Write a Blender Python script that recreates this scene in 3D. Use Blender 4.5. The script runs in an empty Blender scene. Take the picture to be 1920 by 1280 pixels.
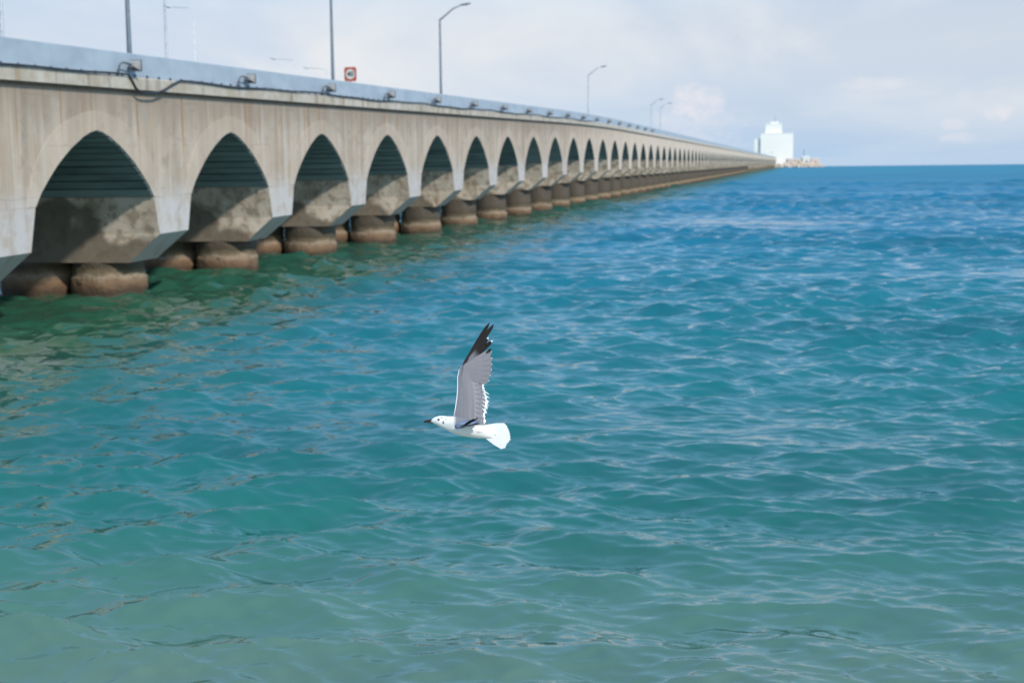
import bpy, bmesh, math, random
import numpy as np
from mathutils import Vector, Matrix

R = math.radians
scene = bpy.context.scene
col = scene.collection
random.seed(7)

# ------------------------------------------------------------------ camera
CAM_H = 4.817
PITCH = math.atan((640 - 310) / 2667.0)
ROLL = math.atan(4 / 360.0)
F = 2666.67                                   # focal length in photo pixels (50 mm on 36 mm)
cam_data = bpy.data.cameras.new('camera')
cam_data.lens = 50
cam_data.sensor_width = 36
cam_data.clip_start = 0.1
cam_data.clip_end = 60000
cam_data.dof.use_dof = True
cam_data.dof.focus_distance = 7.6
cam_data.dof.aperture_fstop = 3.2
cam = bpy.data.objects.new('camera', cam_data)
col.objects.link(cam)
CAM_M = (Matrix.Translation((0, 0, CAM_H)) @ Matrix.Rotation(R(90) - PITCH, 4, 'X')
         @ Matrix.Rotation(-ROLL, 4, 'Z'))
cam.matrix_world = CAM_M
scene.camera = cam


def ray(x, y):
    """world direction for a place in the 1920x1280 photograph, with unit camera depth"""
    return (CAM_M.to_3x3() @ Vector(((x - 960) / F, (640 - y) / F, -1)))


def at(x, y, depth):
    return Vector((0, 0, CAM_H)) + ray(x, y) * depth


# ------------------------------------------------------------------ light
SUN_EL = 40.0
SUN_AZ = 142.0        # compass style, clockwise from +Y (the way the camera looks)
world = bpy.data.worlds.new('World')
scene.world = world
world.use_nodes = True
sd = Vector((math.sin(R(SUN_AZ)) * math.cos(R(SUN_EL)), math.cos(R(SUN_AZ)) * math.cos(R(SUN_EL)), math.sin(R(SUN_EL))))
sun_data = bpy.data.lights.new('sun', 'SUN')
sun_data.energy = 3.2
sun_data.angle = R(2.5)
sun_data.color = (1.0, 0.935, 0.84)
sun = bpy.data.objects.new('sun', sun_data)
sun.rotation_euler = sd.to_track_quat('Z', 'Y').to_euler()
col.objects.link(sun)
scene.view_settings.view_transform = 'Standard'
scene.view_settings.look = 'None'
scene.view_settings.gamma = 1
scene.view_settings.exposure = 0.15
scene.view_settings.use_curve_mapping = False
scene.cycles.max_bounces = 6
scene.cycles.diffuse_bounces = 4
scene.cycles.glossy_bounces = 3
scene.cycles.caustics_reflective = True
scene.cycles.sample_clamp_indirect = 4.0
scene.cycles.blur_glossy = 1.0
scene.cycles.caustics_refractive = False


class NT:
    """small helper round a node tree"""
    def __init__(self, tree):
        self.t = tree
        self.n = tree.nodes
        self.l = tree.links

    def new(self, typ, **kw):
        nd = self.n.new(typ)
        for k, v in kw.items():
            if k.startswith('i_'):
                self.set(nd.inputs[k[2:].replace('_', ' ')], v)
            else:
                setattr(nd, k, v)
        return nd

    def set(self, sock, v):
        if isinstance(v, bpy.types.NodeSocket):
            self.l.new(v, sock)
        else:
            if isinstance(v, (tuple, list)) and len(v) == 3 and sock.type == 'RGBA':
                v = (*v, 1)
            sock.default_value = v

    def math(self, op, a, b=0.0, c=None, clamp=False):
        nd = self.n.new('ShaderNodeMath')
        nd.operation = op
        nd.use_clamp = clamp
        self.set(nd.inputs[0], a)
        self.set(nd.inputs[1], b)
        if c is not None:
            self.set(nd.inputs[2], c)
        return nd.outputs[0]

    def mix(self, fac, a, b, mode='MIX'):
        nd = self.n.new('ShaderNodeMix')
        nd.data_type = 'RGBA'
        nd.blend_type = mode
        nd.clamp_factor = True
        self.set(nd.inputs[0], fac)
        self.set(nd.inputs[6], a)
        self.set(nd.inputs[7], b)
        return nd.outputs[2]

    def smooth(self, v, lo, hi, a=0.0, b=1.0):
        nd = self.n.new('ShaderNodeMapRange')
        nd.interpolation_type = 'SMOOTHSTEP'
        self.set(nd.inputs['Value'], v)
        nd.inputs['From Min'].default_value = lo
        nd.inputs['From Max'].default_value = hi
        nd.inputs['To Min'].default_value = a
        nd.inputs['To Max'].default_value = b
        return nd.outputs[0]

    def vmul(self, v, xyz):
        nd = self.n.new('ShaderNodeVectorMath')
        nd.operation = 'MULTIPLY'
        self.set(nd.inputs[0], v)
        nd.inputs[1].default_value = xyz
        return nd.outputs[0]

    def noise(self, vec, scale=1.0, detail=4.0, rough=0.55, dist=0.0):
        nd = self.n.new('ShaderNodeTexNoise')
        self.set(nd.inputs['Vector'], vec)
        nd.inputs['Scale'].default_value = scale
        nd.inputs['Detail'].default_value = detail
        nd.inputs['Roughness'].default_value = rough
        nd.inputs['Distortion'].default_value = dist
        return nd.outputs['Fac']

    def ramp(self, fac, stops):
        nd = self.n.new('ShaderNodeValToRGB')
        self.set(nd.inputs[0], fac)
        els = nd.color_ramp.elements
        while len(els) < len(stops):
            els.new(0.5)
        for e, (p, c) in zip(els, stops):
            e.position = p
            e.color = (*c, 1)
        return nd.outputs[0]

    def sep(self, v):
        nd = self.n.new('ShaderNodeSeparateXYZ')
        self.set(nd.inputs[0], v)
        return nd.outputs

    def comb(self, x, y, z):
        nd = self.n.new('ShaderNodeCombineXYZ')
        for i, v in enumerate((x, y, z)):
            self.set(nd.inputs[i], v)
        return nd.outputs[0]


# sky: physical sky with a thin veil of high cloud and a few low cumulus
w = NT(world.node_tree)
for nd in list(w.n):
    w.n.remove(nd)
tc = w.new('ShaderNodeTexCoord')
dx, dy, dz = w.sep(tc.outputs['Generated'])
zc = w.math('MAXIMUM', dz, 0.0)
dirv = w.comb(dx, dy, w.math('MULTIPLY_ADD', zc, 0.78, 0.22))
sky = w.new('ShaderNodeTexSky', sky_type='NISHITA')
sky.sun_disc = False
sky.sun_elevation = R(SUN_EL)
sky.sun_rotation = R(SUN_AZ)
sky.altitude = 0
sky.air_density = 1.0
sky.dust_density = 0.35
sky.ozone_density = 3.0
w.l.new(dirv, sky.inputs[0])
# veil
inv = w.math('DIVIDE', 1.0, w.math('ADD', zc, 0.10))
pv = w.comb(w.math('MULTIPLY', dx, inv), w.math('MULTIPLY', dy, inv), 0.0)
veil = w.noise(w.vmul(pv, (1.0, 0.55, 1)), 0.55, 7, 0.55, 0.6)
veil = w.smooth(veil, 0.40, 0.62)
low = w.smooth(zc, -0.05, 0.08)
thin = w.math('DIVIDE', 1.0, w.math('MULTIPLY_ADD', w.math('POWER', zc, 4.0), 1000.0, 1.0))   # the haze thins overhead
veil = w.math('MULTIPLY_ADD', veil, 0.36, 0.60)
thin = w.math('MULTIPLY_ADD', thin, 0.3, 0.7)
veil = w.math('MULTIPLY', veil, w.math('MULTIPLY', low, thin))
skyc = w.mix(1.0, sky.outputs[0], (1.0, 0.97, 0.90), 'MULTIPLY')
vcol = w.mix(w.smooth(zc, 0.08, 0.22), (5.15, 5.2, 5.25), (2.2, 4.7, 7.1))  # overhead the veil is a brightened blue, added for fill and water reflections
skyc = w.mix(veil, skyc, vcol)
# cumulus, by compass bearing and elevation (degrees)
az = w.math('MULTIPLY', w.math('ARCTAN2', dx, dy), 57.2958)
el = w.math('MULTIPLY', w.math('ARCSINE', dz), 57.2958)
cn = w.noise(w.comb(az, w.math('MULTIPLY', el, 1.3), 0.0), 1.4, 8, 0.68, 0.5)
cn2 = w.math('MULTIPLY', w.math('SUBTRACT', cn, 0.5), 4.2)
tot = None
for (a, e, ra, re, st) in ((7.35, 2.35, 1.15, 0.75, 0.62), (7.2, 1.5, 1.9, 0.8, 0.33), (14.1, 2.95, 1.1, 0.3, 0.28),
                           (17.2, 1.35, 0.5, 0.28, 0.4), (18.8, 1.75, 0.5, 0.32, 0.45), (17.3, 0.85, 0.8, 0.22, 0.3),
                           (30, 2.2, 2.2, 0.9, 0.5), (-38, 2.6, 2.6, 1.0, 0.5), (55, 3.0, 3.0, 1.2, 0.5)):
    u = w.math('DIVIDE', w.math('SUBTRACT', az, a), ra)
    v = w.math('DIVIDE', w.math('SUBTRACT', el, e), re)
    q = w.math('ADD', w.math('MULTIPLY', u, u), w.math('MULTIPLY', v, v))
    q = w.math('SUBTRACT', q, cn2)
    m = w.smooth(q, 1.5, -0.5, 0.0, st)
    tot = m if tot is None else w.math('MAXIMUM', tot, m)
skyc = w.mix(tot, skyc, (5.5, 5.2, 5.25))
bg = w.new('ShaderNodeBackground')
w.l.new(skyc, bg.inputs[0])
bg.inputs[1].default_value = 0.15
out = w.new('ShaderNodeOutputWorld')
w.l.new(bg.outputs[0], out.inputs[0])


# ------------------------------------------------------------------ helpers
def link(name, me, mats=None, parent=None):
    o = bpy.data.objects.new(name, me)
    col.objects.link(o)
    if mats is not None and not len(me.materials):
        for m in (mats if isinstance(mats, (list, tuple)) else [mats]):
            me.materials.append(m)
    if parent is not None:
        o.parent = parent
    return o


def tag(o, label=None, cat=None, group=None, kind=None):
    for k, v in (('label', label), ('category', cat), ('group', group), ('kind', kind)):
        if v:
            o[k] = v
    return o


def empty(name, loc=(0, 0, 0), rz=0.0):
    o = bpy.data.objects.new(name, None)
    o.empty_display_size = 0.2
    o.location = loc
    o.rotation_euler = (0, 0, rz)
    col.objects.link(o)
    return o


class MB:
    """collects vertices, faces, metre-scaled uvs and material indices for one mesh"""
    def __init__(self):
        self.v, self.f, self.uv, self.m = [], [], [], []

    def quad(self, pts, uvs=None, m=0):
        i = len(self.v)
        self.v += [tuple(p) for p in pts]
        self.f.append(tuple(range(i, i + len(pts))))
        self.uv.append(uvs or [(p[0], p[2]) for p in pts])
        self.m.append(m)

    def box(self, a, b, m=0):
        x0, y0, z0 = a
        x1, y1, z1 = b
        c = [(x0, y0, z0), (x1, y0, z0), (x1, y1, z0), (x0, y1, z0), (x0, y0, z1), (x1, y0, z1), (x1, y1, z1), (x0, y1, z1)]
        for f in ((3, 2, 1, 0), (4, 5, 6, 7), (0, 1, 5, 4), (1, 2, 6, 5), (2, 3, 7, 6), (3, 0, 4, 7)):
            self.quad([c[k] for k in f], m=m)
        return self

    def tube(self, pts, rad, n=8, m=0, caps=True):
        pts = [Vector(p) for p in pts]
        rs = rad if isinstance(rad, (list, tuple)) else [rad] * len(pts)
        rings = []
        for i, p in enumerate(pts):
            d = (pts[min(i + 1, len(pts) - 1)] - pts[max(i - 1, 0)]).normalized()
            a = d.orthogonal().normalized() if i == 0 else (a - d * a.dot(d)).normalized()
            b = d.cross(a)
            rings.append([p + (a * math.cos(2 * math.pi * j / n) + b * math.sin(2 * math.pi * j / n)) * rs[i] for j in range(n)])
        for i in range(len(rings) - 1):
            for j in range(n):
                k = (j + 1) % n
                self.quad([rings[i][j], rings[i][k], rings[i + 1][k], rings[i + 1][j]], m=m)
        if caps:
            self.quad(rings[0][::-1], m=m)
            self.quad(rings[-1], m=m)
        return self

    def mesh(self, name, smooth=False, weld=True, fn=None):
        me = bpy.data.meshes.new(name)
        vs = self.v if fn is None else [fn(*p) for p in self.v]
        me.from_pydata(vs, [], self.f)
        uvl = me.uv_layers.new(name='UVMap')
        flat = [c for f in self.uv for p in f for c in p]
        uvl.data.foreach_set('uv', flat)
        me.polygons.foreach_set('material_index', self.m)
        if weld:
            bm = bmesh.new()
            bm.from_mesh(me)
            bmesh.ops.remove_doubles(bm, verts=bm.verts, dist=1e-4)
            bmesh.ops.recalc_face_normals(bm, faces=bm.faces)
            bm.to_mesh(me)
            bm.free()
        if smooth:
            me.polygons.foreach_set('use_smooth', [True] * len(me.polygons))
        me.update()
        return me


def sauto(me, ang=35):
    """smooth faces with sharp edges kept"""
    bm = bmesh.new()
    bm.from_mesh(me)
    for f in bm.faces:
        f.smooth = True
    for e in bm.edges:
        if len(e.link_faces) == 2 and e.calc_face_angle(0) > R(ang):
            e.smooth = False
    bm.to_mesh(me)
    bm.free()
    return me


# ------------------------------------------------------------------ materials
def mat(name):
    m = bpy.data.materials.new(name)
    m.use_nodes = True
    t = NT(m.node_tree)
    return m, t, t.n['Principled BSDF']


def bump(t, bs, h, strength=0.3, dist=0.02):
    b = t.new('ShaderNodeBump')
    b.inputs['Strength'].default_value = strength
    b.inputs['Distance'].default_value = dist
    t.set(b.inputs['Height'], h)
    t.l.new(b.outputs[0], bs.inputs['Normal'])


def simple(name, c, rough=0.6, metal=0.0, var=0.12, scale=3.0):
    m, t, bs = mat(name)
    tc = t.new('ShaderNodeTexCoord')
    nz = t.noise(tc.outputs['Object'], scale, 5)
    c2 = tuple(x * (1 - 2.2 * var) for x in c)
    c1 = tuple(min(1, x * (1 + var)) for x in c)
    t.set(bs.inputs['Base Color'], t.mix(t.smooth(nz, 0.3, 0.7), c2, c1))
    t.set(bs.inputs['Roughness'], t.smooth(nz, 0.2, 0.8, max(0.05, rough - 0.1), min(1, rough + 0.1)))
    bs.inputs['Metallic'].default_value = metal
    return m


def concrete_face(name='weathered_concrete', tint=None):
    m, t, bs = mat(name)
    uv = t.new('ShaderNodeUVMap', uv_map='UVMap').outputs[0]
    u, v, _ = t.sep(uv)
    big = t.noise(uv, 0.55, 5, 0.6)
    c = t.mix(t.smooth(big, 0.3, 0.72), (0.49, 0.39, 0.295), (0.58, 0.485, 0.395))
    bay = t.noise(t.vmul(uv, (0.16, 0.22, 1)), 1.0, 3, 0.6, 0.8)
    c = t.mix(t.smooth(bay, 0.45, 0.7, 0.0, 0.55), c, (0.42, 0.32, 0.235))
    blot = t.noise(uv, 1.3, 6, 0.7, 0.5)
    c = t.mix(t.smooth(blot, 0.54, 0.64, 0.0, 0.7), c, (0.35, 0.30, 0.25))
    c = t.mix(t.smooth(blot, 0.42, 0.34, 0.0, 0.5), c, (0.62, 0.57, 0.50))
    wv = t.math('ADD', v, t.math('MULTIPLY', t.math('SUBTRACT', t.noise(uv, 0.8, 3), 0.5), 0.25))
    crack = t.math('ABSOLUTE', t.math('SUBTRACT', t.math('FRACT', t.math('MULTIPLY', wv, 0.62)), 0.5))
    crack = t.math('MULTIPLY', t.smooth(crack, 0.012, 0.004), t.smooth(t.noise(uv, 0.45, 2), 0.5, 0.6, 0.0, 0.6))
    c = t.mix(crack, c, (0.14, 0.115, 0.09))
    # broad vertical wash marks
    st = t.noise(t.vmul(uv, (1.3, 0.07, 1)), 1.0, 4, 0.6, 0.2)
    c = t.mix(t.smooth(st, 0.44, 0.66, 0.0, 0.55), c, (0.31, 0.245, 0.185))
    st2 = t.noise(t.vmul(uv, (1.0, 0.06, 1)), 1.7, 3, 0.6, 0.1)
    c = t.mix(t.smooth(st2, 0.52, 0.68, 0.0, 0.55), c, (0.56, 0.51, 0.445))
    # rust runs that start under the coping and fade downwards
    rs = t.noise(t.vmul(uv, (2.6, 0.05, 1)), 1.0, 2, 0.5, 0.15)
    rs = t.smooth(rs, 0.57, 0.68)
    fade = t.smooth(v, 4.2, 7.2, 0.15, 0.95)
    c = t.mix(t.math('MULTIPLY', rs, fade), c, (0.42, 0.225, 0.11))
    # dirt below the coping
    dn = t.noise(t.vmul(uv, (1.6, 0.25, 1)), 1.0, 4)
    dirt = t.math('MULTIPLY', t.smooth(t.math('ADD', v, t.math('MULTIPLY', t.math('SUBTRACT', dn, 0.5), 2.2)), 5.7, 7.6), 0.6)
    c = t.mix(dirt, c, (0.26, 0.205, 0.155))
    # paler, greyer tone towards the foot of the legs
    sn = t.noise(uv, 1.6, 5, 0.6)
    leg_pale = t.math('MULTIPLY', t.smooth(v, 4.7, 3.1), t.smooth(sn, 0.35, 0.6, 0.35, 0.95))
    c = t.mix(leg_pale, c, (0.57, 0.55, 0.545))
    # small dark pits and graffiti-like scuffs
    pit = t.noise(uv, 5.0, 4, 0.7)
    c = t.mix(t.smooth(pit, 0.64, 0.74, 0.0, 0.5), c, (0.15, 0.13, 0.12))
    ob = t.new('ShaderNodeObjectInfo')
    c = t.mix(t.math('MULTIPLY', ob.outputs['Random'], 0.22), c, t.mix(1.0, c, (0.62, 0.58, 0.54), 'MULTIPLY'))
    if tint:
        c = t.mix(0.36, c, tint)
    # spans further out go cream: their stronger sunlight is put into the colour
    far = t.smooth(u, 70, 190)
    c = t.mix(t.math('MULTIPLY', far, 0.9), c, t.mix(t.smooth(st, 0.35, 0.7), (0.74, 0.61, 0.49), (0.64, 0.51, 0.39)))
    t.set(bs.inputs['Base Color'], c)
    bs.inputs['Roughness'].default_value = 0.9
    bump(t, bs, t.math('ADD', big, t.math('MULTIPLY', pit, 0.5)), 0.35, 0.03)
    return m


def concrete_stained():
    m, t, bs = mat('stained_pier_concrete')
    ge = t.new('ShaderNodeNewGeometry')
    tc = t.new('ShaderNodeTexCoord')
    p = ge.outputs['Position']
    _, _, z = t.sep(p)
    n1 = t.noise(p, 0.7, 6, 0.62, 0.4)
    n2 = t.noise(p, 2.1, 6, 0.6)
    c = t.ramp(n1, [(0.28, (0.34, 0.275, 0.20)), (0.45, (0.52, 0.435, 0.34)), (0.6, (0.64, 0.55, 0.45)), (0.78, (0.52, 0.385, 0.28))])
    c = t.mix(t.smooth(n2, 0.5, 0.6, 0.0, 0.75), c, (0.27, 0.215, 0.16))
    c = t.mix(t.smooth(n2, 0.42, 0.36, 0.0, 0.6), c, (0.66, 0.60, 0.52))
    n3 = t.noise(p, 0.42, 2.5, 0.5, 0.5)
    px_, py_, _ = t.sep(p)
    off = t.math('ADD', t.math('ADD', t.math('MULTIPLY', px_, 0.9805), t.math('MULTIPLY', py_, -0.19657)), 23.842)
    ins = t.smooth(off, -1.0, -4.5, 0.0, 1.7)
    low_dark = t.math('SUBTRACT', t.math('ADD', z, t.math('MULTIPLY', t.math('SUBTRACT', n3, 0.5), 5.0)), t.math('ADD', ins, 0.9))
    c = t.mix(t.smooth(low_dark, 1.2, 0.6, 0.0, 0.85), c, (0.13, 0.105, 0.076))  # darker lower down and further in from the face, with a noisy edge
    rust = t.noise(t.vmul(p, (1, 1, 0.25)), 1.4, 4, 0.6)
    c = t.mix(t.smooth(rust, 0.62, 0.75, 0.0, 0.6), c, (0.24, 0.115, 0.05))
    t.set(bs.inputs['Base Color'], c)
    bs.inputs['Roughness'].default_value = 0.85
    bump(t, bs, t.math('ADD', n1, t.math('MULTIPLY', n2, 0.7)), 0.6, 0.06)
    return m


def concrete_tide():
    m, t, bs = mat('tidal_concrete')
    ge = t.new('ShaderNodeNewGeometry')
    p = ge.outputs['Position']
    _, _, z = t.sep(p)
    n1 = t.noise(p, 1.6, 6, 0.6)
    zz = t.math('ADD', z, t.math('MULTIPLY', t.math('SUBTRACT', n1, 0.5), 0.5))
    c = t.ramp(t.smooth(zz, 0.0, 1.5), [(0.0, (0.055, 0.035, 0.02)), (0.14, (0.17, 0.10, 0.055)), (0.3, (0.24, 0.16, 0.095)),
                                        (0.47, (0.33, 0.26, 0.19)), (0.56, (0.20, 0.15, 0.09)), (0.8, (0.075, 0.06, 0.035)), (1.0, (0.10, 0.08, 0.06))])  # pale rim and darker top put the pier's shadow line into the colour
    c = t.mix(t.smooth(t.noise(p, 3.5, 5, 0.65), 0.56, 0.7, 0.0, 0.7), c, (0.07, 0.05, 0.035))
    t.set(bs.inputs['Base Color'], c)
    bs.inputs['Roughness'].default_value = 0.7
    bump(t, bs, t.math('ADD', n1, t.noise(p, 7.0, 4, 0.7)), 0.9, 0.08)
    return m


def soffit_mat():
    m, t, bs = mat('dark_teal_soffit')
    ge = t.new('ShaderNodeNewGeometry')
    p = ge.outputs['Position']
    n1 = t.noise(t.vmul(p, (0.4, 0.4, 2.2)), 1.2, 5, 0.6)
    c = t.ramp(n1, [(0.3, (0.08, 0.125, 0.135)), (0.55, (0.16, 0.225, 0.23)), (0.75, (0.22, 0.29, 0.285))])  # dark teal overall, varied by noise
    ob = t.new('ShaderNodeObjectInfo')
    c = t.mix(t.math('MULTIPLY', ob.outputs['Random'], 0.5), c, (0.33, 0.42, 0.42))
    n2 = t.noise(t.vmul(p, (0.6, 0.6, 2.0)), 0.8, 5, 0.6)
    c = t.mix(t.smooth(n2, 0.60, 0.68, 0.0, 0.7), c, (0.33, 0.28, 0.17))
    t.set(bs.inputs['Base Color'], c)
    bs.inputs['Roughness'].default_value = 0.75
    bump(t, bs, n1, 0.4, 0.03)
    return m


def coping_mat():
    m, t, bs = mat('coping_concrete')
    uv = t.new('ShaderNodeUVMap', uv_map='UVMap').outputs[0]
    u, v, _ = t.sep(uv)
    n1 = t.noise(uv, 1.1, 5, 0.6)
    c = t.mix(t.smooth(n1, 0.3, 0.7), (0.42, 0.355, 0.27), (0.56, 0.51, 0.44))
    rs = t.noise(t.vmul(uv, (0.9, 0.05, 1)), 1.3, 4, 0.65)
    c = t.mix(t.smooth(rs, 0.58, 0.70, 0.0, 0.85), c, (0.30, 0.17, 0.075))
    rs2 = t.noise(t.vmul(uv, (0.7, 0.05, 1)), 2.0, 4, 0.65)
    c = t.mix(t.smooth(rs2, 0.56, 0.66, 0.0, 0.7), c, (0.155, 0.135, 0.11))
    c = t.mix(t.math('MULTIPLY', t.smooth(u, 105, 205), 0.7), c, (0.66, 0.57, 0.47))  # far blocks paler too, the sunlight out there mixed into the colour
    t.set(bs.inputs['Base Color'], c)
    bs.inputs['Roughness'].default_value = 0.9
    bump(t, bs, n1, 0.3, 0.02)
    return m


def panel_mat():
    m, t, bs = mat('grey_blue_painted_panel')
    uv = t.new('ShaderNodeUVMap', uv_map='UVMap').outputs[0]
    n1 = t.noise(t.vmul(uv, (0.5, 0.9, 1)), 1.0, 5, 0.55)
    c = t.mix(t.smooth(n1, 0.3, 0.7), (0.30, 0.355, 0.415), (0.38, 0.44, 0.50))
    st = t.noise(t.vmul(uv, (2.0, 0.12, 1)), 1.2, 4, 0.6)
    c = t.mix(t.smooth(st, 0.58, 0.75, 0.0, 0.35), c, (0.25, 0.29, 0.32))
    t.set(bs.inputs['Base Color'], c)
    bs.inputs['Roughness'].default_value = 0.5
    bs.inputs['Metallic'].default_value = 0.0
    return m


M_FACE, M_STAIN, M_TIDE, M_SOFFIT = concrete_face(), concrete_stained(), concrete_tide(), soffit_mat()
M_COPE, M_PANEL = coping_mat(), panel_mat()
M_GROOVE = simple('dark_board_joint', (0.012, 0.015, 0.016), 0.9)
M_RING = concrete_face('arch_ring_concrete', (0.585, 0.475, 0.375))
M_DARK = simple('dark_rubber', (0.035, 0.04, 0.05), 0.6)
M_BOLT = simple('bolt_steel', (0.10, 0.115, 0.15), 0.5, 0.3)
M_LAMP = simple('floodlight_casing', (0.42, 0.39, 0.37), 0.5, 0.2)
M_LAMPD = simple('floodlight_dark_metal', (0.13, 0.145, 0.17), 0.5, 0.4)
M_POLE = simple('lamp_post_blue_grey', (0.135, 0.175, 0.215), 0.55, 0.2)
M_POLE2 = simple('lamp_post_galvanised', (0.42, 0.45, 0.49), 0.5, 0.3)
M_ROAD = simple('asphalt', (0.05, 0.05, 0.052), 0.9)
M_POLE3 = simple('lamp_post_pale', (0.62, 0.66, 0.70), 0.5, 0.1)
M_GLASS = simple('lamp_glass', (0.5, 0.5, 0.48), 0.2)


# ------------------------------------------------------------------ water
WR = 1.07e6           # radius used for the sea's curvature towards the horizon


def water_material():
    m, t, bs = mat('sea_water')
    ge = t.new('ShaderNodeNewGeometry')
    p = ge.outputs['Position']
    x, y, z = t.sep(p)
    wob = t.noise(p, 0.035, 3, 0.5)
    yy = t.math('ADD', y, t.math('MULTIPLY', t.math('SUBTRACT', wob, 0.5), 9.0))
    yy = t.math('MAXIMUM', yy, 1.0)
    lg = t.math('LOGARITHM', yy, 10.0)                       # 1.0 at 10 m out, 3 at 1 km
    fac = t.smooth(lg, 0.95, 2.8)
    nd = fac.node
    nd.interpolation_type = 'LINEAR'
    c = t.ramp(fac, [(0.0, (0.25, 0.29, 0.21)), (0.08, (0.10, 0.18, 0.13)), (0.17, (0.010, 0.128, 0.104)), (0.27, (0.001, 0.128, 0.138)),
                     (0.40, (0.001, 0.138, 0.185)), (0.58, (0.001, 0.14, 0.25)), (0.8, (0.001, 0.155, 0.295)), (1.0, (0.001, 0.195, 0.325))])
    patch = t.noise(t.vmul(p, (0.35, 1, 1)), 0.07, 5, 0.6)
    c = t.mix(t.smooth(patch, 0.42, 0.66, 0.0, 0.6), c, t.mix(0.6, c, (0.002, 0.05, 0.07)))
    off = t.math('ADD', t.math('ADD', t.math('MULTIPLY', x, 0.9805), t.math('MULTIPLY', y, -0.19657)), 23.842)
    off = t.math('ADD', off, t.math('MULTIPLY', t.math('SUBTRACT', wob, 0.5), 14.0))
    c = t.mix(t.smooth(off, 13.0, 2.0, 0.0, 0.8), c, (0.028, 0.078, 0.022))  # the bridge's reflection and shade put into the water colour beside it
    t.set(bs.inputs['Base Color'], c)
    at_ = t.new('ShaderNodeAttribute', attribute_name='rough')
    t.set(bs.inputs['Roughness'], at_.outputs['Fac'])
    bs.inputs['IOR'].default_value = 1.7
    r1 = t.noise(t.vmul(p, (1.0, 1.9, 1)), 4.2, 3, 0.6, 0.3)
    r2 = t.noise(t.vmul(p, (1.0, 1.7, 1)), 1.5, 4, 0.6, 0.4)
    r3 = t.noise(t.vmul(p, (0.55, 1.3, 1)), 0.22, 4, 0.6, 0.3)
    hh = t.math('ADD', t.math('MULTIPLY', r1, 0.65), t.math('ADD', t.math('MULTIPLY', r2, 0.7), t.math('MULTIPLY', r3, 28.0)))
    bump(t, bs, hh, 0.25, 0.042)
    return m


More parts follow.
